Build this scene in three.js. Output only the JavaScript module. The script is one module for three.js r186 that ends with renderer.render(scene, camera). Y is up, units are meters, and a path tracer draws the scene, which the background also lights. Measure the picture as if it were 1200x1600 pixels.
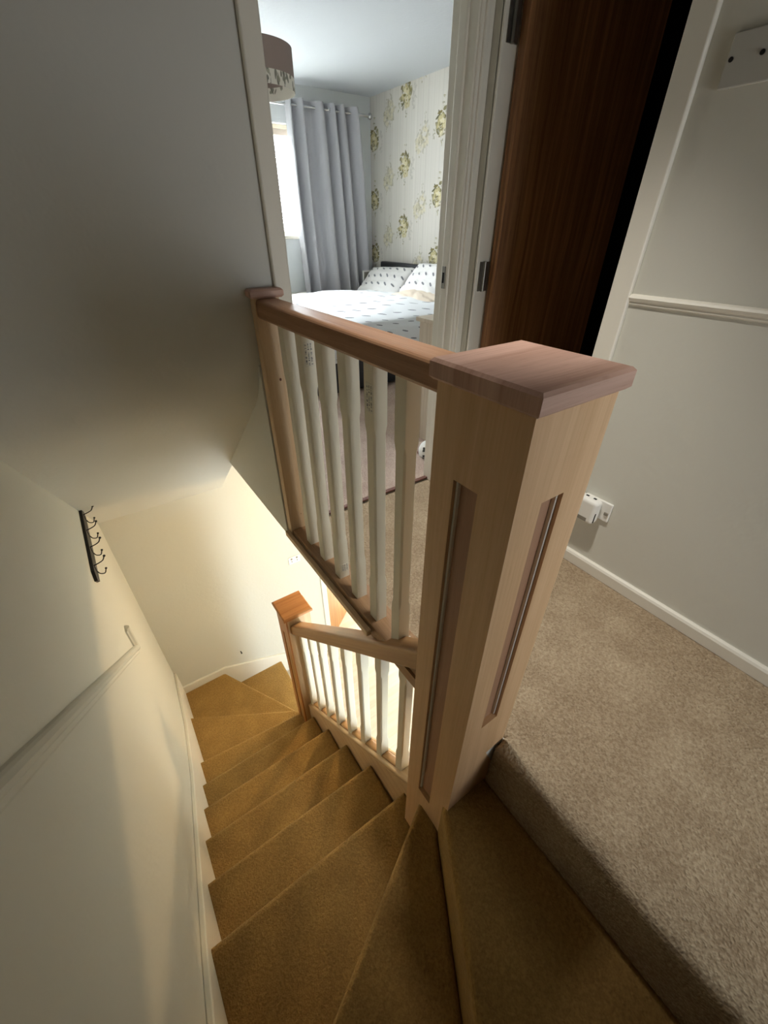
import * as THREE from 'three';
import { RoundedBoxGeometry } from 'three/addons/geometries/RoundedBoxGeometry.js';
import { mergeGeometries } from 'three/addons/utils/BufferGeometryUtils.js';
import { RectAreaLightUniformsLib } from 'three/addons/lights/RectAreaLightUniformsLib.js';

// ---------------------------------------------------------------- camera, sky, lights, exposure
const scene = new THREE.Scene();
const camera = new THREE.PerspectiveCamera(103.05, 1200 / 1600, 0.02, 60);
{
  const yaw = THREE.MathUtils.degToRad(34.679), pitch = THREE.MathUtils.degToRad(35.037);
  camera.position.set(-0.4375, 1.0005, 0.3188);
  const d = new THREE.Vector3(Math.sin(yaw) * Math.cos(pitch), -Math.sin(pitch), -Math.cos(yaw) * Math.cos(pitch));
  camera.lookAt(camera.position.clone().add(d));
}
const renderer = new THREE.WebGLRenderer({ antialias: true });
renderer.toneMapping = THREE.LinearToneMapping;
renderer.toneMappingExposure = 1.14;
renderer.shadowMap.enabled = true;
RectAreaLightUniformsLib.init();
scene.background = new THREE.Color().setRGB(0.86, 0.94, 1.0);
scene.backgroundIntensity = 2.2;

function areaLight(name, color, intensity, w, h, pos, target) {
  const l = new THREE.RectAreaLight(new THREE.Color().setRGB(...color), intensity, w, h);
  l.name = name; l.position.set(...pos); l.lookAt(...target); scene.add(l); return l;
}
// daylight: bedroom window, glazed front door below, living-room window beyond the hall, small window at the end of the landing
areaLight('bedroom_window_daylight', [0.86, 0.94, 1.0], 18, 1.4, 0.85, [1.2, 1.36, -4.62], [1.2, 1.3, 0]);
areaLight('front_door_daylight', [0.76, 0.90, 1.0], 22, 0.7, 1.7, [0.66, -1.40, 1.30], [0.62, -2.7, -0.1]);
areaLight('living_room_daylight', [0.9, 0.95, 1.0], 90, 1.2, 1.1, [1.3, -1.4, -4.2], [1.3, -1.6, 0]);
areaLight('landing_window_daylight', [0.96, 0.98, 1.0], 5.6, 0.6, 0.7, [0.46, 0.55, 1.62], [0.3, 0.3, -1]);

areaLight('bedroom_sky_daylight', [0.86, 0.94, 1.0], 122, 2.2, 1.4, [1.2, 2.75, -5.7], [1.2, 0.2, -2.6]);
{
  const s = new THREE.SpotLight(new THREE.Color().setRGB(1.0, 0.95, 0.88), 5.9, 0, 0.50, 1.0); s.name = 'landing_downlight'; s.position.set(0.12, 2.02, -0.30); s.target.position.set(0.44, 0, -0.34); s.shadow.radius = 2; scene.add(s, s.target);
}

// ---------------------------------------------------------------- helpers
const origins = new WeakMap(), used = new Map();
const ORIGIN = new THREE.Vector3();
function numbered(n) { const k = used.get(n) ?? 0; used.set(n, k + 1); return k ? `${n}_${String(k).padStart(3, '0')}` : n; }
function thing(name, label, category, pos, group) {
  const o = new THREE.Group(); o.name = numbered(name); o.position.set(...pos);
  o.userData = { label, category }; if (group) o.userData.group = group;
  origins.set(o, o.position.clone()); scene.add(o); return o;
}
// geometry is given in world metres; it is moved into its parent's frame here
function mesh(name, geo, mat, parent) {
  const o = new THREE.Mesh(geo, mat); o.castShadow = o.receiveShadow = true;
  if (parent) {
    const p = origins.get(parent) ?? ORIGIN; geo.translate(-p.x, -p.y, -p.z); origins.set(o, p);
    o.name = name; parent.add(o);
  } else { o.name = numbered(name); scene.add(o); }
  return o;
}
function single(name, geo, mat, label, category, group) {
  geo.computeBoundingBox(); const b = geo.boundingBox, c = new THREE.Vector3((b.min.x + b.max.x) / 2, b.min.y, (b.min.z + b.max.z) / 2);
  geo.translate(-c.x, -c.y, -c.z);
  const o = mesh(name, geo, mat); o.position.copy(c); o.userData = { label, category }; if (group) o.userData.group = group;
  return o;
}
function struct(name, geo, mat) { const o = mesh(name, geo, mat); o.userData.kind = 'structure'; return o; }
function structGroup(name, pos = [0, 0, 0]) {
  const o = new THREE.Group(); o.name = numbered(name); o.position.set(...pos); o.userData = { kind: 'structure' };
  origins.set(o, o.position.clone()); scene.add(o); return o;
}
// uv in metres by dominant normal; grain axis g runs along u
function uvm(geo, g = 'x') {
  const n = geo.index ? geo.toNonIndexed() : geo; if (!n.attributes.normal) n.computeVertexNormals();
  const p = n.attributes.position, uv = new Float32Array(p.count * 2), A = new THREE.Vector3(), B = new THREE.Vector3(), C = new THREE.Vector3(), N = new THREE.Vector3();
  for (let i = 0; i < p.count; i += 3) {
    A.fromBufferAttribute(p, i); B.fromBufferAttribute(p, i + 1); C.fromBufferAttribute(p, i + 2);
    N.crossVectors(B.clone().sub(A), C.clone().sub(A)); const a = [Math.abs(N.x), Math.abs(N.y), Math.abs(N.z)];
    const k = a.indexOf(Math.max(...a)); let ax = ['x', 'y', 'z'].filter((_, j) => j !== k);
    if (ax[1] === g) ax = [ax[1], ax[0]];
    for (let j = 0; j < 3; j++) { const v = [A, B, C][j]; uv[(i + j) * 2] = v[ax[0]]; uv[(i + j) * 2 + 1] = v[ax[1]] + 0.37 * k; }
  }
  n.setAttribute('uv', new THREE.BufferAttribute(uv, 2)); return n;
}
const box = (x0, x1, y0, y1, z0, z1, r = 0, g = 'x') => {
  const w = x1 - x0, h = y1 - y0, d = z1 - z0;
  const b = r ? new RoundedBoxGeometry(w, h, d, 2, Math.min(r, w / 2.01, h / 2.01, d / 2.01)) : new THREE.BoxGeometry(w, h, d);
  b.translate((x0 + x1) / 2, (y0 + y1) / 2, (z0 + z1) / 2); return uvm(b, g);
};
const strip = (gs) => gs.map((q) => { const n = q.index ? q.toNonIndexed() : q; for (const k of Object.keys(n.attributes)) if (!['position', 'normal', 'uv'].includes(k)) n.deleteAttribute(k); return n; });
const merge = (gs) => mergeGeometries(strip(gs));
// plan polygon [x, z] extruded from y0 up to y1, edges rounded by r
function plan(pts, y0, y1, r = 0, holes = []) {
  const s = new THREE.Shape(pts.map(([x, z]) => new THREE.Vector2(x, -z)));
  for (const h of holes) s.holes.push(new THREE.Path(h.map(([x, z]) => new THREE.Vector2(x, -z))));
  const g = new THREE.ExtrudeGeometry(s, { depth: y1 - y0 - 2 * r, bevelEnabled: r > 0, bevelSize: r, bevelThickness: r, bevelOffset: -r, bevelSegments: 4 });
  g.rotateX(-Math.PI / 2); g.translate(0, y0 + r, 0); return uvm(g);
}
// elevation polygon extruded: points [a, y]; axis 'x' -> a is z, extruded along x ; axis 'z' -> a is x, extruded along z
function elev(pts, axis, c0, c1, r = 0, g = 'y', holes = []) {
  const f = axis === 'z' ? 1 : -1, v = (q) => q.map(([a, y]) => new THREE.Vector2(a * f, y));
  const s = new THREE.Shape(v(pts)); for (const h of holes) s.holes.push(new THREE.Path(v(h)));
  const e = new THREE.ExtrudeGeometry(s, { depth: c1 - c0 - 2 * r, bevelEnabled: r > 0, bevelSize: r, bevelThickness: r, bevelOffset: -r, bevelSegments: 2 });
  e.translate(0, 0, r);
  if (axis === 'z') e.translate(0, 0, c0); else { e.rotateY(Math.PI / 2); e.translate(c0, 0, 0); }
  return uvm(e, g);
}
// moulding: profile [outwards from the wall, up] run from A to B
function run(pts, A, B, normal, grain = 'z') {
  A = new THREE.Vector3(...A); B = new THREE.Vector3(...B);
  const X = new THREE.Vector3(...normal), Z = B.clone().sub(A), len = Z.length(); Z.normalize();
  const Y = new THREE.Vector3().crossVectors(Z, X);
  const e = new THREE.ExtrudeGeometry(new THREE.Shape(pts.map(([a, b]) => new THREE.Vector2(a, b))), { depth: len, bevelEnabled: false });
  const u = uvm(e, grain); u.applyMatrix4(new THREE.Matrix4().makeBasis(X, Y, Z).setPosition(A)); return u;
}
const tube = (pts, r, seg = 24, rs = 8) => new THREE.TubeGeometry(new THREE.CatmullRomCurve3(pts.map((p) => new THREE.Vector3(...p))), seg, r, rs);
const rod = (a, b, r, n = 16) => {
  const A = new THREE.Vector3(...a), B = new THREE.Vector3(...b), g = new THREE.CylinderGeometry(r, r, A.distanceTo(B), n);
  g.applyQuaternion(new THREE.Quaternion().setFromUnitVectors(new THREE.Vector3(0, 1, 0), B.clone().sub(A).normalize())); const m = A.add(B).multiplyScalar(0.5); g.translate(m.x, m.y, m.z); return g;
};
const ball = (x, y, z, r, sx = 1, sy = 1, sz = 1) => { const g = new THREE.SphereGeometry(r, 16, 12); g.scale(sx, sy, sz); g.translate(x, y, z); return g; };

// ---------------------------------------------------------------- textures
function hash(x, y, s) { let h = (x * 374761393 + y * 668265263 + s * 1442695041) | 0; h = Math.imul(h ^ (h >>> 13), 1274126177); h ^= h >>> 16; return (h >>> 0) / 4294967295; }
function pn(x, y, px, py, s) {
  const xi = Math.floor(x), yi = Math.floor(y), fx = x - xi, fy = y - yi, u = fx * fx * (3 - 2 * fx), v = fy * fy * (3 - 2 * fy);
  const m = (a, n) => ((a % n) + n) % n, h = (i, j) => hash(m(i, px), m(j, py), s);
  return (h(xi, yi) * (1 - u) + h(xi + 1, yi) * u) * (1 - v) + (h(xi, yi + 1) * (1 - u) + h(xi + 1, yi + 1) * u) * v;
}
const rng = (s) => () => { s |= 0; s = (s + 0x6d2b79f5) | 0; let t = Math.imul(s ^ (s >>> 15), 1 | s); t = (t + Math.imul(t ^ (t >>> 7), 61 | t)) ^ t; return ((t ^ (t >>> 14)) >>> 0) / 4294967296; };
function dataTex(w, h, fn, srgb, rx, ry) {
  const d = new Uint8Array(w * h * 4);
  for (let y = 0; y < h; y++) for (let x = 0; x < w; x++) { const c = fn(x / w, y / h), i = (y * w + x) * 4; for (let k = 0; k < 3; k++) d[i + k] = Math.max(0, Math.min(255, c[k] * 255)); d[i + 3] = 255; }
  const t = new THREE.DataTexture(d, w, h); t.wrapS = t.wrapT = THREE.RepeatWrapping; t.magFilter = THREE.LinearFilter; t.minFilter = THREE.LinearMipmapLinearFilter; t.generateMipmaps = true;
  if (srgb) t.colorSpace = THREE.SRGBColorSpace; t.repeat.set(rx, ry); t.needsUpdate = true; return t;
}
const mix = (a, b, t) => a.map((v, i) => v + (b[i] - v) * t);
const hex = (h) => [((h >> 16) & 255) / 255, ((h >> 8) & 255) / 255, (h & 255) / 255];
// timber: u runs along the grain
function woodTex(light, dark, seed, contrast = 1) {
  return dataTex(512, 512, (u, v) => {
    const w = pn(u * 3, v * 5, 3, 5, seed) * 0.08, b = pn(u * 2, (v + w) * 26, 2, 26, seed + 1), f = pn(u * 9, (v + w) * 130, 9, 130, seed + 2), p = pn(u * 40, v * 256, 40, 256, seed + 3);
    const t = Math.min(1, Math.max(0, (0.5 * b + 0.3 * f + 0.28 * (p > 0.7 ? (p - 0.7) * 2.6 : 0)) * contrast)); return mix(light, dark, t);
  }, true, 1 / 0.9, 1 / 0.3);
}
function woodMat(light, dark, seed, rough, contrast = 1) {
  return new THREE.MeshStandardMaterial({ map: woodTex(hex(light), hex(dark), seed, contrast), roughness: rough });
}
function carpetMat(a, b, seed, bump) {
  const n = (u, v) => 0.55 * pn(u * 90, v * 90, 90, 90, seed) + 0.45 * pn(u * 190, v * 190, 190, 190, seed + 1);
  const col = dataTex(512, 512, (u, v) => { const t = n(u, v) * 0.9 + (pn(u * 6, v * 6, 6, 6, seed + 2) - 0.5) * 0.35; return mix(hex(a), hex(b), Math.min(1, Math.max(0, t))); }, true, 1 / 0.42, 1 / 0.42);
  const bm = dataTex(512, 512, (u, v) => { const t = n(u, v); return [t, t, t]; }, false, 1 / 0.42, 1 / 0.42);
  return new THREE.MeshStandardMaterial({ map: col, bumpMap: bm, bumpScale: bump, roughness: 1 });
}
const plasterBump = dataTex(256, 256, (u, v) => { const t = 0.6 * pn(u * 30, v * 30, 30, 30, 5) + 0.4 * pn(u * 80, v * 80, 80, 80, 6); return [t, t, t]; }, false, 1 / 0.5, 1 / 0.5);
function paint(c, rough = 0.85, bump = 0.0006) { return new THREE.MeshStandardMaterial({ color: c, roughness: rough, bumpMap: plasterBump, bumpScale: bump }); }
function canvasTex(w, h, draw, rx, ry) {
  const c = document.createElement('canvas'); c.width = w; c.height = h; draw(c.getContext('2d'), w, h);
  const t = new THREE.CanvasTexture(c); t.colorSpace = THREE.SRGBColorSpace; t.wrapS = t.wrapT = THREE.RepeatWrapping; t.repeat.set(rx, ry); return t;
}
const M = {
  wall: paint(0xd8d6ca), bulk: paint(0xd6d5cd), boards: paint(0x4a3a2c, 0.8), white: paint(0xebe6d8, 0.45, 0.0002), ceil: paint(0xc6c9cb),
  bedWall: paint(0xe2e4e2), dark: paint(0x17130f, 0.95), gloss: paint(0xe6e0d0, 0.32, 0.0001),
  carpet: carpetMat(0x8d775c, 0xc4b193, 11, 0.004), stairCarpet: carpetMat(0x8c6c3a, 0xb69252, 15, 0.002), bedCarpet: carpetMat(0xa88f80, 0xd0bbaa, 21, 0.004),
  newel: woodMat(0xe6c096, 0xc69a6a, 31, 0.55, 0.8), pale: woodMat(0xe0c8a6, 0xc09b70, 35, 0.5, 0.9), cap: woodMat(0xd6b09e, 0xa8806c, 33, 0.5, 1.1), rail: woodMat(0xb48c6c, 0x8a6042, 37, 0.42, 1.0),
  lowRail: woodMat(0xc59d6e, 0x9a6f45, 39, 0.38, 1.0), amber: woodMat(0xd0935a, 0xa3662f, 41, 0.35, 1.0), oak: woodMat(0xc08a58, 0x7a5230, 43, 0.55, 1.3), oakHall: woodMat(0xcf9a62, 0x9c6836, 45, 0.4, 1.2),
  baseRail: woodMat(0xb8946e, 0x8e6a48, 53, 0.5, 1.0), panel: woodMat(0xb98f70, 0x946a50, 55, 0.55, 0.8), ash: woodMat(0xd9ccb8, 0xb8a58c, 47, 0.5, 1.0), spindle: paint(0xeae4d2, 0.5, 0.0002),
  steel: new THREE.MeshStandardMaterial({ color: 0x8d8a82, metalness: 0.9, roughness: 0.35 }), chrome: new THREE.MeshStandardMaterial({ color: 0xd8d8d8, metalness: 1, roughness: 0.15 }),
  black: new THREE.MeshStandardMaterial({ color: 0x1c1816, metalness: 0.4, roughness: 0.45 }), leather: new THREE.MeshPhysicalMaterial({ color: 0x17161a, roughness: 0.42, bumpMap: plasterBump, bumpScale: 0.001 }),
  plastic: new THREE.MeshStandardMaterial({ color: 0xeeece4, roughness: 0.4 }), hole: new THREE.MeshStandardMaterial({ color: 0x0b0a09, roughness: 0.9 }), plateGrey: paint(0xbdbbb2, 0.7, 0.0002), greyPlastic: new THREE.MeshStandardMaterial({ color: 0x8b8577, roughness: 0.6 }),
  glass: new THREE.MeshPhysicalMaterial({ color: 0xffffff, transmission: 1, roughness: 0.02, thickness: 0, ior: 1.45 }),
  curtain: new THREE.MeshPhysicalMaterial({ color: 0xb4b3b6, roughness: 0.9, sheen: 0.3, sheenColor: new THREE.Color(0xb5b5bb), bumpMap: plasterBump, bumpScale: 0.0008 }),
  blind: new THREE.MeshPhysicalMaterial({ color: 0xf6f6f2, roughness: 0.6, transmission: 0.35, thickness: 0 }),
  linen: new THREE.MeshStandardMaterial({ color: 0xd8c8b4, roughness: 0.95 }), floorHall: woodMat(0xdccfbd, 0xbca88e, 51, 0.35, 0.8), tan: new THREE.MeshStandardMaterial({ color: 0x6b4130, roughness: 0.7 }),
};
// floral wallpaper, pattern repeat 1.05 x 0.49 m
M.paper = new THREE.MeshStandardMaterial({ roughness: 0.8, map: canvasTex(1024, 512, (g, W, H) => {
  const R = rng(7); g.fillStyle = '#d6d0c6'; g.fillRect(0, 0, W, H);
  for (let x = 0; x < W; x += 2) { g.fillStyle = `rgba(${R() < 0.5 ? '120,115,108' : '240,238,232'},${R() * 0.16})`; g.fillRect(x, 0, 2, H); }
  const dots = (n, cx, cy, rx, ry, cols, a0, smin, smax) => { for (let i = 0; i < n; i++) { const t = R() * 6.283, q = Math.sqrt(R()), x = cx + Math.cos(t) * q * rx, y = cy + Math.sin(t) * q * ry;
    g.fillStyle = cols[Math.floor(R() * cols.length)]; g.globalAlpha = a0 * (0.5 + R() * 0.5);
    for (const ox of [-W, 0, W]) for (const oy of [-H, 0, H]) { g.beginPath(); g.ellipse(x + ox, y + oy, smin + R() * (smax - smin), smin * 0.6 + R() * smin * 0.5, R() * 3.1, 0, 6.3); g.fill(); } } g.globalAlpha = 1; };
  const bouquet = (cx, cy, s, strong) => {
    const leaf = strong ? ['#6a6238', '#7d7142', '#575234', '#8f8352'] : ['#a39a80', '#b3aa90', '#8f8a74'], flower = strong ? ['#d6cba2', '#dfd6b4', '#c6b98a'] : ['#d9d0b4', '#cfc7ac'];
    dots(strong ? 46 : 30, cx, cy, 46 * s, 58 * s, leaf, strong ? 0.85 : 0.5, 7 * s, 19 * s); dots(18, cx, cy + 6 * s, 36 * s, 44 * s, flower, strong ? 0.95 : 0.7, 10 * s, 20 * s);
    dots(10, cx, cy + 4 * s, 40 * s, 48 * s, leaf, strong ? 0.8 : 0.45, 4 * s, 9 * s); dots(5, cx + 4, cy - 78 * s, 12 * s, 26 * s, leaf, 0.45, 4 * s, 9 * s); dots(4, cx - 2, cy + 74 * s, 8 * s, 14 * s, leaf, 0.5, 4 * s, 8 * s);
  };
  for (const [x, y] of [[256, 128], [768, 384]]) { bouquet(x, y, 1.75, true); bouquet(x - 232, y + 60, 1.6, false); bouquet(x + 215, y - 150, 1.35, false); dots(14, x + 120, y + 30, 26, 85, ['#b5aea4', '#a8a39a'], 0.4, 10, 26); dots(6, x - 105, y + 70, 14, 34, ['#7d7a58'], 0.55, 6, 14); }
}, 1 / 1.05, 1 / 0.49) });
M.paper.map.offset.set(-0.115, -0.28);
function bedding(base, mark, s) { return new THREE.MeshStandardMaterial({ roughness: 0.95, map: canvasTex(512, 512, (g, W) => {
  g.fillStyle = base; g.fillRect(0, 0, W, W); const R = rng(9);
  for (let i = 0; i < 4; i++) for (let j = 0; j < 4; j++) { const x = (i + 0.5 + (j % 2) * 0.5 - 0.25) * 128, y = (j + 0.5) * 128, a = 0.5 + (R() - 0.5) * 0.4; g.save(); g.translate(x, y); g.rotate(a);
    g.fillStyle = mark; g.globalAlpha = 0.75; g.beginPath(); g.ellipse(0, 0, 24 * s, 8 * s, 0, 0, 6.3); g.fill(); g.globalAlpha = 0.9; g.fillStyle = '#45474d'; for (let k = -3; k < 4; k++) { g.beginPath(); g.ellipse(k * 6 * s, (k % 2) * 3 * s, 4 * s, 2.4 * s, 0.7, 0, 6.3); g.fill(); }
    g.restore(); } }, 1, 1) }); }
M.duvet = bedding('#d9dada', '#6f7074', 1.15); M.pillow = bedding('#d8d5d1', '#7d7d82', 1.5);
M.shade = new THREE.MeshStandardMaterial({ color: 0x8d7b72, roughness: 0.9, bumpMap: plasterBump, bumpScale: 0.0006 });
M.shadeBand = new THREE.MeshStandardMaterial({ roughness: 0.85, map: canvasTex(1024, 96, (g, W, H) => { const R = rng(3); g.fillStyle = '#d9d2c4'; g.fillRect(0, 0, W, H);
  for (let i = 0; i < 46; i++) { const x = (i + R() * 0.6) * W / 46, y = 30 + R() * 36; for (let k = 0; k < 7; k++) { g.fillStyle = ['#7c786a', '#96907c', '#6a685c'][k % 3]; g.globalAlpha = 0.8; g.beginPath(); g.ellipse(x + (R() - 0.5) * 20, y + (R() - 0.5) * 44, 3 + R() * 6, 2 + R() * 4, R() * 3, 0, 6.3); g.fill(); } } }, 1, 1) });
M.spots = new THREE.MeshStandardMaterial({ roughness: 0.95, map: canvasTex(256, 256, (g, W) => { const R = rng(12); g.fillStyle = '#e9e6de'; g.fillRect(0, 0, W, W); for (let i = 0; i < 13; i++) { g.fillStyle = '#4a4a44'; g.beginPath(); g.ellipse(R() * W, R() * W, 12 + R() * 9, 8 + R() * 5, R() * 3, 0, 6.3); g.fill(); } }, 1, 1) });
M.sticker = new THREE.MeshStandardMaterial({ roughness: 0.5, map: canvasTex(128, 256, (g, W, H) => { const R = rng(4); g.fillStyle = '#e2decf'; g.fillRect(0, 0, W, H); g.fillStyle = '#5a5a60'; for (let r = 0; r < 3; r++) for (let y = 20; y < H - 20; y += 4 + R() * 8) if (R() < 0.72) g.fillRect(18 + r * 36, y, 14 + R() * 8, 3 + R() * 5); }, 1, 1) });

// ---------------------------------------------------------------- shell: stairwell and landing
const XL = -0.72, XR = 0.765, ZD = -0.90, ZF = -2.14, HC = 2.05, YH = -2.52, ZB = 0.80, ZE = 1.30;
struct('wall_left', box(XL - 0.1, XL, -2.6, HC, ZF - 0.12, ZB + 0.1), M.wall);
struct('wall_far', merge([box(XL - 0.1, 0.60, YH - 0.1, -0.2, ZF - 0.12, ZF), box(0.60, 1.32, -0.52, -0.2, ZF - 0.12, ZF), box(1.28, 1.42, YH - 0.1, -0.52, ZF - 0.12, ZF)]), M.wall);
const COVE = []; { const Rc = 0.30, th = Math.acos(0.6207), t = Rc * Math.tan(th / 2), cy = 0.60 + t, cz = ZD - Rc; for (let i = 0; i <= 28; i++) { const a = th * i / 28; COVE.push([cz + Rc * Math.cos(a), cy - Rc * Math.sin(a)]); } }
struct('wall_end', merge([box(XL, 0.075, COVE[0][1], HC, -1.0, ZD), box(0.075, 0.72, 1.97, HC, -1.0, ZD), box(0.72, 0.90, 0, HC, -1.0, ZD)]), M.bulk);
struct('soffit', elev([...COVE, [ZF, -0.385], [ZF, -0.30], [-1.0, 0.66], [-1.0, COVE[0][1]]], 'x', XL, -0.02), M.bulk);
struct('wall_well', elev([[-0.905, 0.03], [-0.905, 0.66], [-0.99, 0.70], [-0.99, HC], [-4.41, HC], [-4.41, -0.2], [-2.2, -0.2], [-2.0, 0.03]], 'x', -0.04, 0.06), M.bulk);
struct('floor', merge([elev([[0.02, -0.012], [1.42, -0.012], [1.42, -0.25], [0.12, -0.25]], 'z', -4.5, 0.078), box(0.075, 1.42, -0.25, -0.012, 0.078, ZE)]), M.bulk);
struct('wall_right', merge([box(XR, XR + 0.1, -0.012, HC, -0.335, ZE + 0.1), box(XR, XR + 0.1, 1.97, HC, ZD, -0.335), box(XR, XR + 0.1, 0, HC, ZD, -0.86)]), M.wall);
struct('wall_back', merge([box(0.04, 0.9, 1.02, HC, ZE, ZE + 0.1), box(0.04, 0.9, -0.3, 0.30, ZE, ZE + 0.1), box(0.04, 0.16, 0.30, 1.02, ZE, ZE + 0.1), box(0.76, 0.9, 0.30, 1.02, ZE, ZE + 0.1)]), M.wall);
struct('ceiling', box(-0.04, 2.8, HC, HC + 0.1, -4.6, -0.97), M.ceil);
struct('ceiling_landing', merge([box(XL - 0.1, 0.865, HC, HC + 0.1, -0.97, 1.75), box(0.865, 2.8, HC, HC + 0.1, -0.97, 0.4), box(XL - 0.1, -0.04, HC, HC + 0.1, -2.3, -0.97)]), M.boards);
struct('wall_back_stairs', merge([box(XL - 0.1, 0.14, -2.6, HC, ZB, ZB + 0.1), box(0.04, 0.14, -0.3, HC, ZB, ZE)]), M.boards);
// lower hall
struct('floor_hall', box(XL - 0.1, 2.4, YH - 0.1, YH, -4.4, ZE + 0.1), M.floorHall);
struct('wall_hall_side', box(1.42, 1.52, YH, -0.2, -2.2, ZE), M.wall);
struct('wall_hall_front', merge([box(0.0, 0.26, YH, -0.2, ZE, ZE + 0.1), box(1.06, 1.5, YH, -0.2, ZE, ZE + 0.1), box(0.26, 1.06, -0.55, -0.2, ZE, ZE + 0.1)]), M.wall);
struct('wall_spandrel', elev([[-1.09, YH], [-1.09, -1.62], [-0.09, -0.66], [-0.09, -0.28], [ZE, -0.28], [ZE, YH]], 'x', 0.058, 0.09), M.wall);
struct('wall_living', merge([box(-0.1, 2.4, YH, -0.95, -4.4, -4.3), box(-0.1, 2.4, -0.95, -0.2, -4.4, -4.3)].slice(0, 1).concat([box(2.3, 2.4, YH, -0.2, -4.3, -2.2), box(-0.1, 0.0, YH, -0.2, -4.3, -2.2), box(-0.1, 2.4, -0.3, -0.2, -4.4, -2.2)])), M.wall);
// dark cupboard room behind the oak door
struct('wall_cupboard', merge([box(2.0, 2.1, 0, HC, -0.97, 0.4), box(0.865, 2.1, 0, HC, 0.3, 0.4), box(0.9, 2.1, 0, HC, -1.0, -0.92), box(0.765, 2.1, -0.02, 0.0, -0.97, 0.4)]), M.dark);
// bedroom
struct('wall_bedroom_window', merge([box(-0.04, 0.45, 0, HC, -4.55, -4.413), box(1.93, 2.77, 0, HC, -4.55, -4.413), box(0.45, 1.93, 0, 0.92, -4.55, -4.413), box(0.45, 1.93, 1.78, HC, -4.55, -4.413)]), M.bedWall);
struct('wall_bedroom_paper', box(2.667, 2.77, 0, HC, -4.55, -0.9, 0, 'z'), M.paper);
struct('wall_bedroom_near', merge([box(0.9, 2.77, 0, HC, -1.025, -1.0)]), M.bedWall);
struct('floor_bedroom', box(0.06, 2.7, -0.02, 0.0, -4.45, -0.985, 0), M.bedCarpet);
struct('floor_landing', plan([[0.03, -0.975], [0.03, -0.079], [0.079, -0.079], [0.079, 0.079], [0.045, 0.085], [0.045, ZE], [XR, ZE], [XR, -0.975]], -0.05, 0.0, 0.02), M.carpet);

// skirtings, dado rails, architraves
const skirt = [[0, 0], [0.014, 0], [0.014, 0.036], [0.010, 0.043], [0.005, 0.046], [0, 0.046]];
struct('baseboard_right', run(skirt, [XR, 0, ZE], [XR, 0, -0.335], [-1, 0, 0]), M.white);
const dado = [[0, -0.024], [0.006, -0.024], [0.010, -0.018], [0.008, -0.010], [0.016, -0.004], [0.020, 0.006], [0.014, 0.014], [0.008, 0.018], [0, 0.020]];
struct('trim_1', run(dado.map(([a, b]) => [a * 0.6, b * 0.6]), [XR, 0.847, ZE], [XR, 0.847, -0.292], [-1, 0, 0]), M.white);
struct('trim_2', merge([run(dado, [XL, -0.655, -1.36], [XL, 0.98, 0.505], [1, 0, 0]), run(dado, [XL, -0.655, -1.352], [XL, -0.50, -1.352], [1, 0, 0]).scale(1, 1, 1)]), M.wall);
// stair string against the left wall and skirting on the far wall
struct('trim_3', elev([[0.30, -0.29], [-0.11, -0.575], [-1.0, -1.27], [-1.52, -1.60], [ZF, -1.84], [ZF, -2.3], [-1.52, -2.2], [0.30, -0.75]], 'x', XL, XL + 0.018, 0.004), M.white);
struct('trim_4', elev([[XL, -2.02], [-0.37, -2.035], [0.10, -2.225], [0.58, -2.44], [0.58, YH], [XL, -2.4]], 'z', ZF, ZF + 0.018, 0.004), M.white);
const arch = (x0, x1, y0, y1, z0, z1) => box(x0, x1, y0, y1, z0, z1, 0.005, 'y');
{ // bedroom door frame
  const g = structGroup('trim_5', [0.39, 0, -0.93]);
  mesh('architrave', arch(0.035, 0.082, 0, 1.99, ZD, ZD + 0.016), M.white, g);
  mesh('architrave', merge([arch(0.716, 0.764, 0, 1.99, ZD, ZD + 0.012), arch(0.726, 0.742, 0, 1.99, ZD, ZD + 0.020)]), M.white, g);
  mesh('door_lining', arch(0.062, 0.085, 0, 1.97, -1.005, ZD + 0.002), M.white, g);
  mesh('door_lining', arch(0.711, 0.73, 0, 1.97, -1.005, ZD + 0.004), M.white, g);
  mesh('door_stop', arch(0.702, 0.713, 0, 1.96, -0.965, -0.930), M.white, g);
  const p = mesh('strike_plate', box(0.6985, 0.703, 0.815, 0.885, -0.957, -0.940, 0.001), M.steel, g); p.userData.label = 'small steel strike plate with a dark latch hole';
  mesh('latch_hole', box(0.698, 0.7025, 0.833, 0.866, -0.953, -0.944), M.hole, p);
}
single('threshold_strip', box(0.085, 0.711, 0.0, 0.006, -0.992, -0.972, 0.002), M.tan, 'thin brown door bar between the beige landing carpet and the bedroom carpet', 'door bar');
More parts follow.
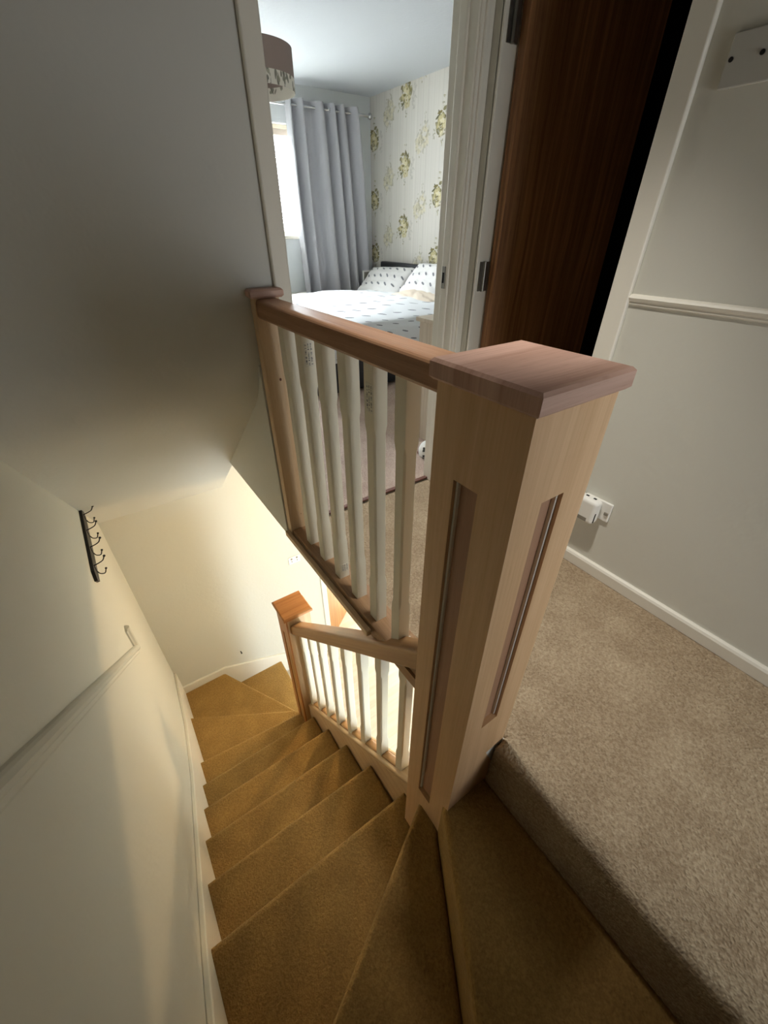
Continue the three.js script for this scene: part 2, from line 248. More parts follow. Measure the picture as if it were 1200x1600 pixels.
{ // oak door frame in the right-hand wall and the open oak door
  const g = structGroup('trim_6', [0.78, 0, -0.6]);
  mesh('architrave', arch(XR - 0.014, XR + 0.002, 0, 1.99, -0.345, -0.290), M.white, g);
  mesh('door_lining', arch(XR, XR + 0.1, 0, 1.97, -0.352, -0.333), M.white, g);
  mesh('door_lining', arch(XR, XR + 0.1, 0, 1.97, -0.868, -0.852), M.white, g);
  const d = structGroup('door_1', [0.82, 0, -0.845]); d.userData.label = 'open dark oak door hinged beside the bedroom door frame';
  const leaf = uvm(new RoundedBoxGeometry(0.50, 1.95, 0.035, 1, 0.003), 'y'); leaf.translate(0.25 + 0.004, 0.985, 0.0); leaf.rotateY(-0.20); leaf.translate(0.815, 0, -0.828);
  mesh('door_leaf', leaf, M.oak, d);
  for (const y of [0.855, 1.46]) {
    const h = mesh('hinge', merge([box(0.778, 0.792, y - 0.045, y + 0.045, -0.853, -0.849), box(0.803, 0.82, y - 0.045, y + 0.045, -0.850, -0.846)]), M.steel, d);
    mesh('hinge_knuckle', rod([0.797, y - 0.046, -0.845], [0.797, y + 0.046, -0.845], 0.006), M.steel, h);
  }
}

// ---------------------------------------------------------------- staircase
{
  const s = thing('staircase', 'narrow beige carpeted staircase winding down at top and bottom', 'staircase', [-0.38, YH, -0.6]);
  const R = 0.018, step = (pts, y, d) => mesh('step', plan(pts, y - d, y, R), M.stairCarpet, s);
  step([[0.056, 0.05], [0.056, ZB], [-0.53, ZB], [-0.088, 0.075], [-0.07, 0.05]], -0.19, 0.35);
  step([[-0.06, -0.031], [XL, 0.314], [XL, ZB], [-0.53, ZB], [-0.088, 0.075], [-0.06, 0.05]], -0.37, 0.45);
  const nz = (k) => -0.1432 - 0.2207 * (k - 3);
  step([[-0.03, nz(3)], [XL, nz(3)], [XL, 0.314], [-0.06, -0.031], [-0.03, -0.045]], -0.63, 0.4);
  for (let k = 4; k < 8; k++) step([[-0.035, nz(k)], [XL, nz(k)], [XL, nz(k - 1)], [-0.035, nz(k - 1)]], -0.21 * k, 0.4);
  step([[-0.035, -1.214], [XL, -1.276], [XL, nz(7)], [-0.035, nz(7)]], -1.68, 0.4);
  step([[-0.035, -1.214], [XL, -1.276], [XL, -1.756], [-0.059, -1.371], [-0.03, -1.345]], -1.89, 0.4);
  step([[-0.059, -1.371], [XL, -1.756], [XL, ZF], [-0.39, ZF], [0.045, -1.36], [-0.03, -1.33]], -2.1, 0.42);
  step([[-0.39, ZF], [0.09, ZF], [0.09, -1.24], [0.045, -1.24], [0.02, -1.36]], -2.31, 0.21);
  mesh('landing_riser', box(0.050, 0.075, -0.25, -0.02, 0.079, ZE, 0.004), M.carpet, s);
  const yb = (z) => -0.552 + 0.9525 * (z + 0.15); // top of the closed string
  const st = mesh('string', elev([[-0.06, yb(-0.06) - 0.022], [-1.10, yb(-1.10) - 0.022], [-1.10, yb(-1.1) - 0.30], [-0.06, yb(-0.06) - 0.30]], 'x', -0.032, 0.03, 0.002, 'z'), M.pale, s);
  st.userData.label = 'pale timber side string under the lower spindles';
}

// ---------------------------------------------------------------- newel posts
function frameFace(axis, c0, c1, a0, a1, y0, y1, hole) {
  return elev([[a0, y0], [a1, y0], [a1, y1], [a0, y1]], axis, c0, c1, 0, 'y', hole ? [[[hole[0], hole[2]], [hole[0], hole[3]], [hole[1], hole[3]], [hole[1], hole[2]]]] : []);
}
function capGeo(cx, cz, hx, hz, y0, y1, c) {
  const g = new THREE.ExtrudeGeometry(new THREE.Shape([[-hx, -hz], [hx, -hz], [hx, hz], [-hx, hz]].map((q) => new THREE.Vector2(...q))), { depth: y1 - y0 - 2 * c, bevelEnabled: true, bevelSize: c, bevelThickness: c, bevelOffset: -c, bevelSegments: 1 });
  g.rotateX(-Math.PI / 2); g.translate(cx, y0 + c, cz); return uvm(g, 'x');
}
{
  const h = 0.078, t = 0.012, n = thing('newel_post', 'large square panelled newel post with flat chamfered cap at the landing corner', 'newel post', [0, -0.63, 0]);
  mesh('post_core', box(-h + t, h - t, -0.63, 0.842, -h + t, h - t, 0, 'y'), M.panel, n);
  mesh('panel_frame', frameFace('x', -h, -h + t, -h, h, -0.63, 0.842, [-0.030, 0.016, -0.293, 0.711]), M.newel, n);
  mesh('panel_frame', frameFace('x', h - t, h, -h, h, -0.63, 0.842, [-0.023, 0.023, 0.15, 0.711]), M.newel, n);
  mesh('panel_frame', frameFace('z', h - t, h, -h + t, h - t, -0.63, 0.842, [-0.026, 0.020, 0.150, 0.711]), M.newel, n);
  mesh('panel_frame', frameFace('z', -h, -h + t, -h + t, h - t, -0.63, 0.842), M.newel, n);
  const bead = (g) => mesh('panel_bead', g, M.white, n);
  bead(box(-h + t - 0.006, -h + t + 0.002, -0.29, 0.708, -0.0300, -0.0255, 0.001)).userData.label = 'thin pale bead along the recessed panel';
  bead(box(0.0155, 0.0200, 0.153, 0.708, h - t - 0.002, h - t + 0.006, 0.001)).userData.label = 'thin pale bead along the recessed panel';
  mesh('cap', capGeo(0, 0, 0.0865, 0.0865, 0.839, 0.866, 0.004), M.cap, n).userData.label = 'flat chamfered cap with darker reddish grain';
}
const UB = 0.004; // centre line of the upper balustrade
{
  const n = thing('half_newel_post', 'slim pale pine half post with knots fixed to the wall by the bedroom door', 'newel post', [UB, 0.0, -0.882]);
  const p = mesh('post', box(-0.036, 0.036, 0.0, 0.846, ZD, -0.868, 0.002, 'y'), M.pale, n);
  for (const [x, y, r] of [[0.006, 0.625, 0.0045], [0.010, 0.13, 0.003], [0.018, 0.43, 0.0022]]) mesh('knot', ball(x, y, -0.8683, r, 1, 1.25, 0.12), M.tan, p);
  mesh('cap', capGeo(0.0, -0.884, 0.046, 0.026, 0.844, 0.866, 0.005), M.cap, n).userData.label = 'thin dark red cap';
}
{
  const z = -1.166, h = 0.068, n = thing('bottom_newel_post', 'shorter square newel post with a glossy amber cap at foot of the stairs', 'newel post', [0, YH, z]);
  mesh('post_core', box(-h + 0.006, h - 0.006, YH, -0.648, z - h + 0.006, z + h - 0.006, 0, 'y'), M.pale, n);
  mesh('panel_frame', frameFace('x', -h, -h + 0.008, z - h, z + h, YH, -0.648, [z - 0.02, z + 0.02, -1.9, -0.80]), M.amber, n);
  mesh('panel_frame', frameFace('x', h - 0.008, h, z - h, z + h, YH, -0.648), M.pale, n);
  mesh('panel_frame', frameFace('z', z + h - 0.008, z + h, -h + 0.008, h - 0.008, YH, -0.648), M.pale, n);
  mesh('panel_frame', frameFace('z', z - h, z - h + 0.008, -h + 0.008, h - 0.008, YH, -0.648), M.pale, n);
  mesh('cap', capGeo(0, z, 0.08, 0.08, -0.650, -0.6247, 0.006), M.amber, n).userData.label = 'glossy amber square cap';
}

// ---------------------------------------------------------------- balustrades
function spindle(len, a, cuts) { // square bar with stopped chamfers
  const e = [0.0008, 0.0008, 0.0042, 0.0042, 0.0008, 0.0008], ys = [0, ...cuts, len], w = [a, a, a * 0.95, a * 0.95, a, a], P = [];
  const ring = (k) => { const A = w[k], c = e[k], y = ys[k]; return [[A, A - c], [A - c, A], [-A + c, A], [-A, A - c], [-A, -A + c], [-A + c, -A], [A - c, -A], [A, -A + c]].map(([x, z]) => [x, y, z]); };
  for (let k = 0; k < 5; k++) { const r = ring(k), q = ring(k + 1); for (let i = 0; i < 8; i++) { const j = (i + 1) % 8; P.push(r[i], q[j], q[i], r[i], r[j], q[j]); } }
  for (const [k, up] of [[0, false], [5, true]]) { const r = ring(k); for (let i = 1; i < 7; i++) up ? P.push(r[0], r[i + 1], r[i]) : P.push(r[0], r[i], r[i + 1]); }
  // the chamfered stretch turns the winding outwards
  const flat = P.flat(), g = new THREE.BufferGeometry(); g.setAttribute('position', new THREE.Float32BufferAttribute(flat, 3));
  for (let i = 0; i < flat.length; i += 9) for (let k = 0; k < 3; k++) { const t = g.attributes.position.array; const b = t[i + 3 + k]; t[i + 3 + k] = t[i + 6 + k]; t[i + 6 + k] = b; }
  g.computeVertexNormals(); return uvm(g, 'y');
}
const railShape = (w, hgt) => { const s = new THREE.Shape(), a = w / 2; s.moveTo(-a + 0.004, 0); s.lineTo(a - 0.004, 0); s.lineTo(a, 0.006); s.lineTo(a, hgt - 0.012); s.quadraticCurveTo(a, hgt, a - 0.014, hgt); s.lineTo(-a + 0.014, hgt); s.quadraticCurveTo(-a, hgt, -a, hgt - 0.012); s.lineTo(-a, 0.006); s.closePath(); return s; };
function railGeo(w, hgt, z0, z1, x, y0, slope, zref) {
  const g = new THREE.ExtrudeGeometry(railShape(w, hgt), { depth: z1 - z0, bevelEnabled: false, curveSegments: 5 }); g.translate(x, 0, z0);
  const u = uvm(g, 'z'), p = u.attributes.position; for (let i = 0; i < p.count; i++) p.setY(i, p.getY(i) + y0 + slope * (p.getZ(i) - zref)); u.computeVertexNormals(); return u;
}
{
  const b = thing('landing_balustrade', 'level landing balustrade of white spindles between the two upper posts', 'balustrade', [UB, 0, -0.47]);
  mesh('handrail', railGeo(0.064, 0.047, -0.868, -0.078, 0.0, 0.796, 0, 0), M.rail, b).userData.label = 'smooth reddish brown handrail';
  mesh('base_rail', merge([box(-0.032, 0.048, 0.036, 0.072, -0.868, -0.24, 0.004, 'z'), box(-0.014, 0.048, 0.036, 0.072, -0.25, -0.078, 0.004, 'z'), box(-0.022, 0.040, 0.0, 0.04, -0.868, -0.078, 0, 'z')]), M.baseRail, b);
  mesh('edge_trim', merge([box(-0.052, -0.036, 0.038, 0.060, -0.895, -0.325, 0.003, 'z')]), M.pale, b).userData.label = 'pale trim strip under the base rail';
  const g = spindle(0.74, 0.0170, [0.145, 0.165, 0.575, 0.595]);
  for (let i = 0; i < 6; i++) {
    const m = mesh('baluster', i ? g : g, M.spindle, null); scene.remove(m); m.name = 'baluster'; m.position.set(UB - UB, 0.068, -0.2436 - 0.1047 * i + 0.47); b.add(m);
    m.position.x = 0.0;
    const at = { 4: [0, 0.675, 0.0173, 0], 1: [-0.0173, 0.655, 0.003, -Math.PI / 2], 3: [0.002, 0.045, 0.0173, 0] }[i];
    if (at) { // printed paper labels left on three of the spindles
      const s = new THREE.Mesh(new THREE.BoxGeometry(0.026, i === 3 ? 0.03 : 0.06, 0.0006), M.sticker); s.name = 'sticker'; s.position.set(at[0], at[1], at[2]); s.rotation.y = at[3]; s.castShadow = s.receiveShadow = true; m.add(s);
    }
  }
}
{
  const SL = 0.9525, b = thing('stair_balustrade', 'sloping balustrade of white spindles beside the lower carpeted treads', 'balustrade', [0, -1.5, -0.62]);
  mesh('handrail', railGeo(0.06, 0.075, -1.098, -0.078, -0.016, 0.100, 0.915, -0.148), M.lowRail, b).userData.label = 'sloping honey brown handrail';
  mesh('base_rail', railGeo(0.066, 0.030, -1.098, -0.078, 0.0, -0.575, SL, -0.15), M.pale, b);
  const g = spindle(0.72, 0.017, [0.13, 0.15, 0.55, 0.57]);
  for (let i = 0; i < 8; i++) {
    const z = -0.20 - 0.124 * i, m = new THREE.Mesh(g, M.spindle); m.name = 'baluster'; m.castShadow = m.receiveShadow = true;
    m.position.set(0, -0.565 + SL * (z + 0.15) + 1.5, z + 0.62); b.add(m);
    if (i < 7) { const z1 = z - 0.124; mesh('fillet', railGeo(0.034, 0.012, z1 + 0.018, z - 0.018, 0.0, -0.545, SL, -0.15), M.lowRail, b); }
  }
}

// ---------------------------------------------------------------- things on the stair and landing walls
{
  const zA = -1.80, zB = -1.29, y0 = -0.098, y1 = -0.152, k = thing('coat_rack', 'dark pointed-end coat rack with wire hooks high on the left stair wall', 'coat rack', [XL, -0.125, -1.545]);
  const at = (t, dy) => [y0 + (y1 - y0) * t + dy, zA + (zB - zA) * t];
  const s = 0.030, pts = [[zA, at(0, 0)[0]], [zA + 0.03, at(0, s)[0]], [zB - 0.03, at(1, s)[0]], [zB, at(1, 0)[0]], [zB - 0.03, at(1, -s)[0]], [zA + 0.03, at(0, -s)[0]]];
  mesh('back_board', elev(pts, 'x', XL, XL + 0.012, 0.002, 'z'), M.black, k);
  for (let i = 0; i < 4; i++) {
    const [y, z] = at(0.14 + 0.24 * i, 0), x = XL + 0.012;
    const hk = mesh('hook', merge([tube([[x, y + 0.018, z], [x + 0.018, y + 0.022, z], [x + 0.036, y + 0.030, z], [x + 0.046, y + 0.046, z]], 0.0022), tube([[x, y - 0.010, z], [x + 0.008, y - 0.030, z], [x + 0.022, y - 0.034, z], [x + 0.032, y - 0.016, z]], 0.0022), ball(x, y, z, 0.008, 0.4, 2.6, 0.8)].map((q) => q)), M.black, k);
    mesh('hook_tip', ball(x + 0.047, y + 0.048, z, 0.005), M.black, hk); mesh('hook_tip', ball(x + 0.033, y - 0.013, z, 0.0045), M.black, hk);
  }
}
{
  const s = thing('wall_socket', 'white double wall socket on the bluish far wall of the lower hall', 'socket', [0.37, -1.2, ZF]);
  mesh('face_plate', box(0.325, 0.425, -1.245, -1.175, ZF, ZF + 0.008, 0.003), M.plastic, s);
  for (const x of [0.352, 0.398]) { mesh('rocker_switch', box(x - 0.007, x + 0.007, -1.200, -1.185, ZF + 0.006, ZF + 0.012, 0.002), M.greyPlastic, s); mesh('pin_slot', box(x - 0.003, x + 0.003, -1.225, -1.215, ZF + 0.005, ZF + 0.0086), M.hole, s); }
}
single('picture_nail', merge([rod([-0.215, -1.95, ZF], [-0.215, -1.944, ZF + 0.028], 0.004), ball(-0.215, -1.944, ZF + 0.028, 0.007, 1, 1, 0.5)]), M.black, 'small dark nail low on the far wall above the bottom winder treads', 'nail');
{
  const a = thing('plug_in_alarm', 'white rounded plug-in gas alarm on the right wall near the skirting', 'alarm', [XR, 0.24, -0.20]);
  mesh('socket_plate', box(XR - 0.009, XR, 0.215, 0.282, -0.235, -0.142, 0.003), M.plastic, a);
  const bd = mesh('body', box(XR - 0.048, XR - 0.008, 0.200, 0.287, -0.262, -0.170, 0.014), M.plastic, a);
  for (let i = 0; i < 3; i++) mesh('vent_slot', box(XR - 0.030, XR - 0.022, 0.2845, 0.2875, -0.250 + i * 0.026, -0.240 + i * 0.026), M.hole, bd);
  mesh('grille', box(XR - 0.0485, XR - 0.044, 0.208, 0.222, -0.250, -0.190, 0.001), M.greyPlastic, bd);
  mesh('side_slot', box(XR - 0.040, XR - 0.036, 0.210, 0.245, -0.172, -0.1695), M.hole, bd);
  mesh('rocker_switch', box(XR - 0.014, XR - 0.008, 0.240, 0.250, -0.158, -0.146, 0.001), M.greyPlastic, a);
}
{
  const p = thing('blank_wall_plate', 'pale square wall plate with two dark screws high on the right wall', 'wall plate', [XR, 1.26, -0.21]);
  mesh('plate', box(XR - 0.007, XR, 1.222, 1.300, -0.247, -0.160, 0.003), M.plateGrey, p);
  for (const z of [-0.238, -0.187]) mesh('screw', rod([XR - 0.006, 1.263, z], [XR - 0.009, 1.263, z], 0.004), M.black, p);
}
// ---------------------------------------------------------------- lower hall: open oak door, warm pendant bulb, front door
{
  const g = structGroup('trim_7', [0.62, YH, ZF]);
  mesh('architrave', arch(0.575, 0.625, YH, -0.50, ZF, ZF + 0.016), M.white, g); mesh('door_lining', arch(0.60, 0.622, YH, -0.52, ZF - 0.125, ZF + 0.002), M.white, g);
  const d = structGroup('door_2', [0.63, YH, ZF - 0.06]); d.userData.label = 'half-open honey oak door on the hall floor below';
  const leaf = uvm(new RoundedBoxGeometry(0.62, 1.96, 0.036, 1, 0.003), 'y'); leaf.translate(0.31, 0.985, 0); leaf.rotateY(0.66); leaf.translate(0.632, YH, ZF - 0.07); mesh('door_leaf', leaf, M.oakHall, d);
  mesh('door_handle', merge([rod([1.05, -1.5, -2.50], [1.08, -1.5, -2.45], 0.008), rod([1.08, -1.5, -2.45], [0.98, -1.5, -2.38], 0.007)]), M.chrome, d);
  const f = structGroup('door_3', [0.66, YH, ZE + 0.05]);
  mesh('door_frame', merge([arch(0.26, 0.32, YH, -0.55, ZE + 0.02, ZE + 0.08), arch(1.0, 1.06, YH, -0.55, ZE + 0.02, ZE + 0.08), arch(0.32, 1.0, -0.62, -0.55, ZE + 0.02, ZE + 0.08), arch(0.32, 1.0, YH, -2.3, ZE + 0.02, ZE + 0.08)]), M.white, f);
  mesh('pane', box(0.32, 1.0, -2.3, -0.62, ZE + 0.048, ZE + 0.052), M.glass, f);
}
{
  const P = [0.72, -0.36, -1.35], l = thing('hall_pendant_bulb', 'warm glowing bulb hanging from the lower hall ceiling', 'light bulb', P);
  mesh('cord', rod([P[0], -0.25, P[2]], [P[0], P[1] + 0.05, P[2]], 0.003), M.plastic, l); mesh('bulb_holder', rod([P[0], P[1] + 0.03, P[2]], [P[0], P[1] + 0.08, P[2]], 0.014), M.plastic, l);
  mesh('bulb', ball(...P, 0.03), new THREE.MeshStandardMaterial({ color: 0xffe2b0, emissive: 0xffc880, emissiveIntensity: 4 }), l);
  const pt = new THREE.PointLight(new THREE.Color().setRGB(1.0, 0.68, 0.34), 1.5); pt.name = 'hall_bulb_light'; pt.position.set(...P); pt.castShadow = true; pt.shadow.radius = 1.5; scene.add(pt);
}

{
  const l = thing('ceiling_spotlight', 'small recessed steel spotlight in the dark boarded landing ceiling', 'spotlight', [0.12, 2.03, -0.30]);
  mesh('bezel', new THREE.TorusGeometry(0.04, 0.008, 8, 32).rotateX(Math.PI / 2).translate(0.12, HC - 0.004, -0.30), M.steel, l);
  mesh('lens', rod([0.12, HC - 0.006, -0.30], [0.12, HC, -0.30], 0.036, 24), new THREE.MeshStandardMaterial({ color: 0xffffff, emissive: 0xfff0dc, emissiveIntensity: 3 }), l);
}
// ---------------------------------------------------------------- bedroom
{ // window with frame, glass, sill
  const w = structGroup('window_1', [1.2, 0.92, -4.5]);
  const fr = [box(0.45, 0.50, 0.92, 1.78, -4.54, -4.48, 0.006), box(1.88, 1.93, 0.92, 1.78, -4.54, -4.48, 0.006), box(0.50, 1.88, 0.92, 0.98, -4.54, -4.48, 0.006), box(0.50, 1.88, 1.72, 1.78, -4.54, -4.48, 0.006), box(1.16, 1.22, 0.98, 1.72, -4.54, -4.48, 0.006)];
  mesh('window_frame', merge(fr), M.gloss, w); for (const [a, b] of [[0.5, 1.16], [1.22, 1.88]]) mesh('pane', box(a, b, 0.98, 1.72, -4.512, -4.508), M.glass, w);
  mesh('window_sill', box(0.40, 1.96, 0.895, 0.925, -4.48, -4.375, 0.006), M.gloss, w);
  const b = thing('venetian_blind', 'white venetian blind glowing in the bedroom window', 'blind', [1.2, 0.94, -4.44]);
  mesh('head_rail', box(0.47, 1.91, 1.695, 1.742, -4.465, -4.425, 0.004), M.linen, b); mesh('bottom_rail', box(0.47, 1.91, 0.945, 0.96, -4.462, -4.432, 0.004), M.plastic, b);
  const sl = []; for (let i = 0; i < 25; i++) { const s = new THREE.BoxGeometry(1.44, 0.0012, 0.022); s.rotateX(0.28); s.translate(1.19, 0.975 + i * 0.0295, -4.447); sl.push(s); }
  mesh('slats', merge(sl), M.blind, b).userData.kind = 'stuff';
  for (const x of [0.7, 1.2, 1.68]) mesh('ladder_cord', rod([x, 0.95, -4.432], [x, 1.71, -4.432], 0.0012, 6), M.plastic, b);
}
{
  const r = thing('radiator', 'white panel radiator under the bedroom window', 'radiator', [1.1, 0.08, -4.36]);
  mesh('panel', box(0.55, 1.80, 0.08, 0.385, -4.385, -4.355, 0.006), M.gloss, r); mesh('top_grille', box(0.55, 1.80, 0.382, 0.405, -4.405, -4.345, 0.004), M.gloss, r);
  const f = []; for (let i = 0; i < 34; i++) f.push(box(0.575 + i * 0.0365, 0.590 + i * 0.0365, 0.10, 0.37, -4.356, -4.348, 0.003)); mesh('fins', merge(f), M.gloss, r).userData.kind = 'stuff';
}
{
  const Z = -4.325, Y = 1.895, p = thing('curtain_pole', 'slim chrome curtain pole with ball end above the bedroom window', 'curtain pole', [1.4, Y, Z]);
  mesh('pole', rod([0.2, Y, Z], [2.59, Y, Z], 0.012), M.chrome, p); mesh('finial', ball(2.605, Y, Z, 0.026), M.chrome, p);
  for (const x of [0.3, 2.22]) mesh('bracket', merge([rod([x, Y, Z], [x, Y, -4.413], 0.009), rod([x, Y, -4.413], [x, Y, -4.405], 0.025)]), M.chrome, p);
  const c = thing('curtain', 'floor-length grey eyelet curtain gathered beside the flowered wall', 'curtain', [2.15, 0.02, Z]);
  const N = 260, Mv = 40, pos = [], idx = [], uv = [], R = rng(5), amp = [...Array(9)].map(() => 0.75 + R() * 0.5);
  const fold = (s) => { const k = s * 5.2 + 0.22 * Math.sin(s * 9.0), a = amp[Math.floor(k) % 9] * (1 - (k % 1)) + amp[(Math.floor(k) + 1) % 9] * (k % 1); return Math.sin(k * Math.PI * 2) * 0.052 * a; };
  const side = (o) => { for (let j = 0; j <= Mv; j++) for (let i = 0; i <= N; i++) { const s = i / N, t = j / Mv, y = 1.94 - t * 1.915, x0 = 1.700 + 0.055 * t - 0.02 * Math.sin(t * 3), x1 = 2.43 + 0.135 * Math.pow(t, 0.7);
    const x = x0 + (x1 - x0) * (s + 0.012 * Math.sin(s * 40 + t)) , z = Z + fold(s + 0.012 * t * Math.sin(s * 7)) * (0.9 + 0.25 * t) + o; pos.push(x, y, z); uv.push(s * 1.4, y); } };
  side(0.0018); side(-0.0018); const W = N + 1, S = W * (Mv + 1);
  for (let j = 0; j < Mv; j++) for (let i = 0; i < N; i++) { const a = j * W + i; idx.push(a, a + W, a + 1, a + 1, a + W, a + W + 1, S + a, S + a + 1, S + a + W, S + a + 1, S + a + W + 1, S + a + W); }
  for (let j = 0; j < Mv; j++) for (const i of [0, N]) { const a = j * W + i, b = a + W; i ? idx.push(a, b, S + a, b, S + b, S + a) : idx.push(a, S + a, b, b, S + a, S + b); }
  const g = new THREE.BufferGeometry(); g.setAttribute('position', new THREE.Float32BufferAttribute(pos, 3)); g.setAttribute('uv', new THREE.Float32BufferAttribute(uv, 2)); g.setIndex(idx); g.computeVertexNormals();
  mesh('fabric', g, M.curtain, c);
  for (let i = 0; i < 6; i++) { const e = new THREE.TorusGeometry(0.021, 0.005, 8, 20); e.rotateY(1.2 * (i % 2 ? 1 : -1)); e.translate(1.73 + i * 0.142, Y, Z); mesh('eyelet', e, M.chrome, c); }
}
{
  const C = [0.672, 0, -2.4], y0 = 1.55, y1 = 1.705, r = 0.19, l = thing('pendant_lamp', 'taupe drum pendant lampshade with a patterned lower band in the bedroom', 'pendant lamp', [C[0], y0, C[2]]);
  const drum = (a, b, ro) => new THREE.LatheGeometry([[ro - 0.003, a], [ro, a], [ro, b], [ro - 0.003, b], [ro - 0.003, a]].map((q) => new THREE.Vector2(...q)), 64).translate(C[0], 0, C[2]);
  mesh('lamp_shade', drum(y0 + 0.05, y1, r), M.shade, l);
  const bd = mesh('patterned_band', drum(y0, y0 + 0.051, r - 0.0005), M.shadeBand, l); bd.userData.label = 'cream band with brown leaf print';
  mesh('cord', rod([C[0], y1 - 0.03, C[2]], [C[0], HC, C[2]], 0.004, 8), M.plastic, l);
  mesh('ring_frame', merge([0, 2.094, 4.189].map((a) => rod([C[0], y1 - 0.02, C[2]], [C[0] + Math.cos(a) * r * 0.98, y1 - 0.006, C[2] + Math.sin(a) * r * 0.98], 0.002, 6))), M.plastic, l);
  mesh('ceiling_rose', rod([C[0], HC - 0.02, C[2]], [C[0], HC, C[2]], 0.04), M.plastic, l);
}
{
  const b = thing('bed', 'low double bed with black leather frame and headboard', 'bed', [1.7, 0, -3.1]);
  mesh('bed_frame', merge([box(0.80, 2.54, 0.02, 0.262, -2.28, -2.235, 0.012), box(0.80, 2.54, 0.02, 0.262, -4.0, -3.95, 0.012), box(0.78, 0.83, 0.02, 0.262, -4.0, -2.235, 0.012)]), M.leather, b);
  mesh('headboard', box(2.535, 2.615, 0.0, 0.688, -4.055, -2.22, 0.018), M.leather, b);
  mesh('mattress', box(0.84, 2.53, 0.20, 0.42, -3.94, -2.29, 0.04), M.linen, b);
  // duvet: draped over the mattress edges, thick and softly creased
  const nx = 110, nz = 110, pos = [], uv = [], idx = [];
  const prof = (t) => { // across the bed, near hem -> far hem
    const pts = [[-2.215, 0.235], [-2.205, 0.33], [-2.235, 0.425], [-2.32, 0.462], [-2.7, 0.475], [-3.1, 0.478], [-3.5, 0.475], [-3.86, 0.455], [-3.97, 0.40], [-4.0, 0.28]], k = Math.min(8.999, t * 9), i = Math.floor(k), f = k - i;
    const c = (a, b, d, e) => 0.5 * (2 * b + (d - a) * f + (2 * a - 5 * b + 4 * d - e) * f * f + (3 * b - a - 3 * d + e) * f * f * f), q = (n) => pts[Math.max(0, Math.min(9, n))];
    return [c(q(i - 1)[0], q(i)[0], q(i + 1)[0], q(i + 2)[0]), c(q(i - 1)[1], q(i)[1], q(i + 1)[1], q(i + 2)[1])];
  };
  for (let j = 0; j <= nz; j++) for (let i = 0; i <= nx; i++) { const s = i / nx, t = j / nz, x = 0.76 + s * 1.50, [z, y] = prof(t), foot = s < 0.06 ? -Math.pow(1 - s / 0.06, 2) * 0.16 : 0, edge = s > 0.97 ? -(s - 0.97) * 0.9 : 0;
    const w = 0.016 * (pn(x * 4.2, z * 3.1, 64, 64, 71) - 0.5) + 0.012 * (pn((x + z) * 7, (x - z) * 3, 64, 64, 72) - 0.5) + 0.02 * (pn(x * 1.7 + 3, z * 1.7, 64, 64, 73) - 0.5);
    pos.push(x, y + foot + edge + w, z + w * (t < 0.2 ? 1.2 : 0)); uv.push(x / 0.56, t * 2.1 / 0.56); }
  const W = nx + 1; for (let j = 0; j < nz; j++) for (let i = 0; i < nx; i++) { const a = j * W + i; idx.push(a, a + 1, a + W, a + 1, a + W + 1, a + W); }
  const top = new THREE.BufferGeometry(); top.setAttribute('position', new THREE.Float32BufferAttribute(pos, 3)); top.setAttribute('uv', new THREE.Float32BufferAttribute(uv, 2)); top.setIndex(idx); top.computeVertexNormals();
  const bot = top.clone(); { const p = bot.attributes.position, n = top.attributes.normal; for (let i = 0; i < p.count; i++) p.setXYZ(i, p.getX(i) - n.getX(i) * 0.02, p.getY(i) - n.getY(i) * 0.02, p.getZ(i) - n.getZ(i) * 0.02); bot.setIndex(idx.map((_, k) => idx[k - (k % 3) + [0, 2, 1][k % 3]])); bot.computeVertexNormals(); }
  single('duvet', merge([top, bot]), M.duvet, 'white duvet with small grey leaf motifs spread over the bed', 'duvet');
}
function pillow(name, w, h, th, mat, seed, m4, label, group) {
  const n = 44, pos = [], uv = [], idx = [];
  for (const sgn of [1, -1]) for (let j = 0; j <= n; j++) for (let i = 0; i <= n; i++) {
    const u = i / n * 2 - 1, v = j / n * 2 - 1, fu = Math.max(0, 1 - Math.pow(Math.abs(u), 2.6)), fv = Math.max(0, 1 - Math.pow(Math.abs(v), 2.6)), b = Math.pow(fu * fv, 0.55);
    const px = u * w / 2 * (1 - 0.05 * (1 - v * v)), py = v * h / 2 * (1 - 0.06 * (1 - u * u)), wr = 0.016 * (pn((u + 2) * 3.2 + v, (v + 2) * 5, 64, 64, seed) - 0.5) + 0.008 * (pn((u + 2) * 9, (v + 2) * 7 + u * 2, 64, 64, seed + 1) - 0.5);
    pos.push(px, py, sgn * (b * th / 2 + wr * Math.sqrt(b)) ); uv.push(px / 0.42, py / 0.42); }
  const W = n + 1, S = W * W; for (let j = 0; j < n; j++) for (let i = 0; i < n; i++) { const a = j * W + i; idx.push(a, a + 1, a + W, a + 1, a + W + 1, a + W, S + a, S + a + W, S + a + 1, S + a + 1, S + a + W, S + a + W + 1); }
  const g = new THREE.BufferGeometry(); g.setAttribute('position', new THREE.Float32BufferAttribute(pos, 3)); g.setAttribute('uv', new THREE.Float32BufferAttribute(uv, 2)); g.setIndex(idx); g.computeVertexNormals();
  const o = mesh(name, g, mat); o.applyMatrix4(m4); o.userData = { label, category: 'pillow' }; if (group) o.userData.group = group; return o;
}
const place = (pos, tilt, turn, roll = 0) => new THREE.Matrix4().makeTranslation(...pos).multiply(new THREE.Matrix4().makeRotationY(-Math.PI / 2 + turn)).multiply(new THREE.Matrix4().makeRotationX(-tilt)).multiply(new THREE.Matrix4().makeRotationZ(roll));
pillow('pillow', 0.72, 0.46, 0.15, M.pillow, 81, place([2.36, 0.495, -3.74], 0.85, 0.05, 0.07), 'leaf-patterned pillow leaning on headboard next to the grey curtain', 'patterned pillows on the bed');
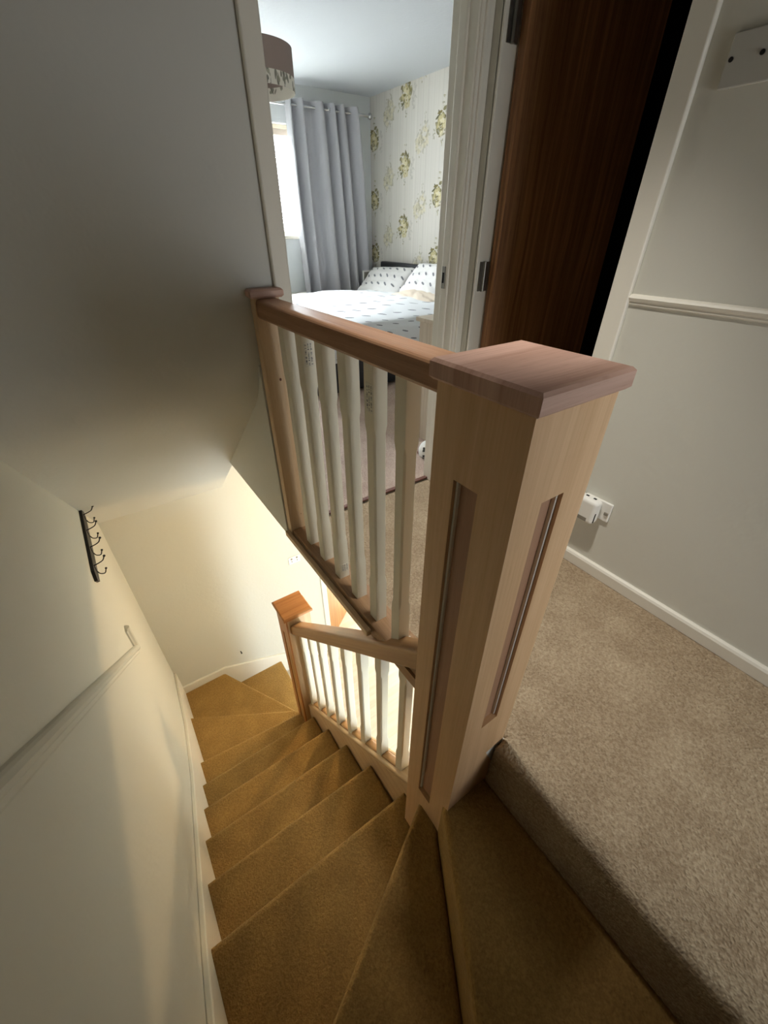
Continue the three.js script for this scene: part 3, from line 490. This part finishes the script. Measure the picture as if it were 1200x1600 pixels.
pillow('pillow', 0.72, 0.46, 0.15, M.pillow, 91, place([2.38, 0.555, -3.02], 0.80, -0.05, 0.05), 'bluish white patterned pillow propped on the plain beige one', 'patterned pillows on the bed');
pillow('pillow', 0.70, 0.42, 0.13, M.linen, 95, place([2.24, 0.452, -2.95], 1.5, 0.0, 0), 'plain beige pillow lying flat beneath a patterned pillow');
{
  const t = thing('bedside_table', 'small pale wood bedside table in the corner by the curtain', 'bedside table', [2.3, 0, -4.18]);
  mesh('table_top', box(2.08, 2.52, 0.375, 0.395, -4.27, -4.06, 0.004), M.ash, t); mesh('cabinet', box(2.10, 2.50, 0.0, 0.376, -4.26, -4.07, 0.004), M.ash, t); mesh('drawer', box(2.12, 2.48, 0.22, 0.36, -4.075, -4.058, 0.004), M.ash, t);
  const f = thing('photo_frame', 'white photo frame half hidden behind the left pillow', 'photo frame', [2.44, 0.395, -4.14]);
  mesh('frame', merge([box(2.36, 2.54, 0.395, 0.41, -4.15, -4.135, 0.002), box(2.36, 2.54, 0.585, 0.60, -4.15, -4.135, 0.002), box(2.36, 2.375, 0.41, 0.585, -4.15, -4.135, 0.002), box(2.525, 2.54, 0.41, 0.585, -4.15, -4.135, 0.002)]), M.plastic, f);
  mesh('picture', box(2.375, 2.525, 0.41, 0.585, -4.148, -4.142), M.greyPlastic, f);
}
{
  const d = thing('dresser', 'pale wood chest just inside the bedroom door', 'dresser', [1.22, 0, -1.22]);
  mesh('top', box(0.955, 1.50, 0.615, 0.635, -1.415, -1.035, 0.004), M.ash, d); mesh('carcass', box(0.97, 1.48, 0.0, 0.616, -1.40, -1.04, 0.003, 'y'), M.ash, d);
  for (let i = 0; i < 3; i++) { const dr = mesh('drawer', box(1.0, 1.45, 0.05 + i * 0.185, 0.225 + i * 0.185, -1.418, -1.398, 0.004), M.ash, d); mesh('knob', ball(1.225, 0.14 + i * 0.185, -1.426, 0.013), M.steel, dr); }
}
{
  const s = thing('slipper', 'white slipper with dark oval spots on the bedroom floor by the door', 'slipper', [0.87, 0, -1.13]);
  const sole = plan([[0.83, -1.20], [0.86, -1.225], [0.90, -1.215], [0.915, -1.17], [0.905, -1.09], [0.89, -1.03], [0.85, -1.03], [0.835, -1.08]], 0.0, 0.018, 0.006); mesh('sole', sole, M.tan, s);
  const up = new THREE.SphereGeometry(0.05, 28, 18, 0, Math.PI * 2, 0, Math.PI * 0.55); up.scale(0.85, 1.15, 1.25); up.rotateX(-0.25); up.scale(1.2, 1.2, 1.2); up.translate(0.868, 0.02, -1.14); mesh('upper', up, M.spots, s);
  const cuff = new THREE.TorusGeometry(0.034, 0.014, 10, 24); cuff.rotateX(Math.PI / 2 - 0.2); cuff.scale(1, 1, 1.3); cuff.translate(0.865, 0.066, -1.07); mesh('cuff', cuff, M.spots, s);
}
renderer.render(scene, camera);
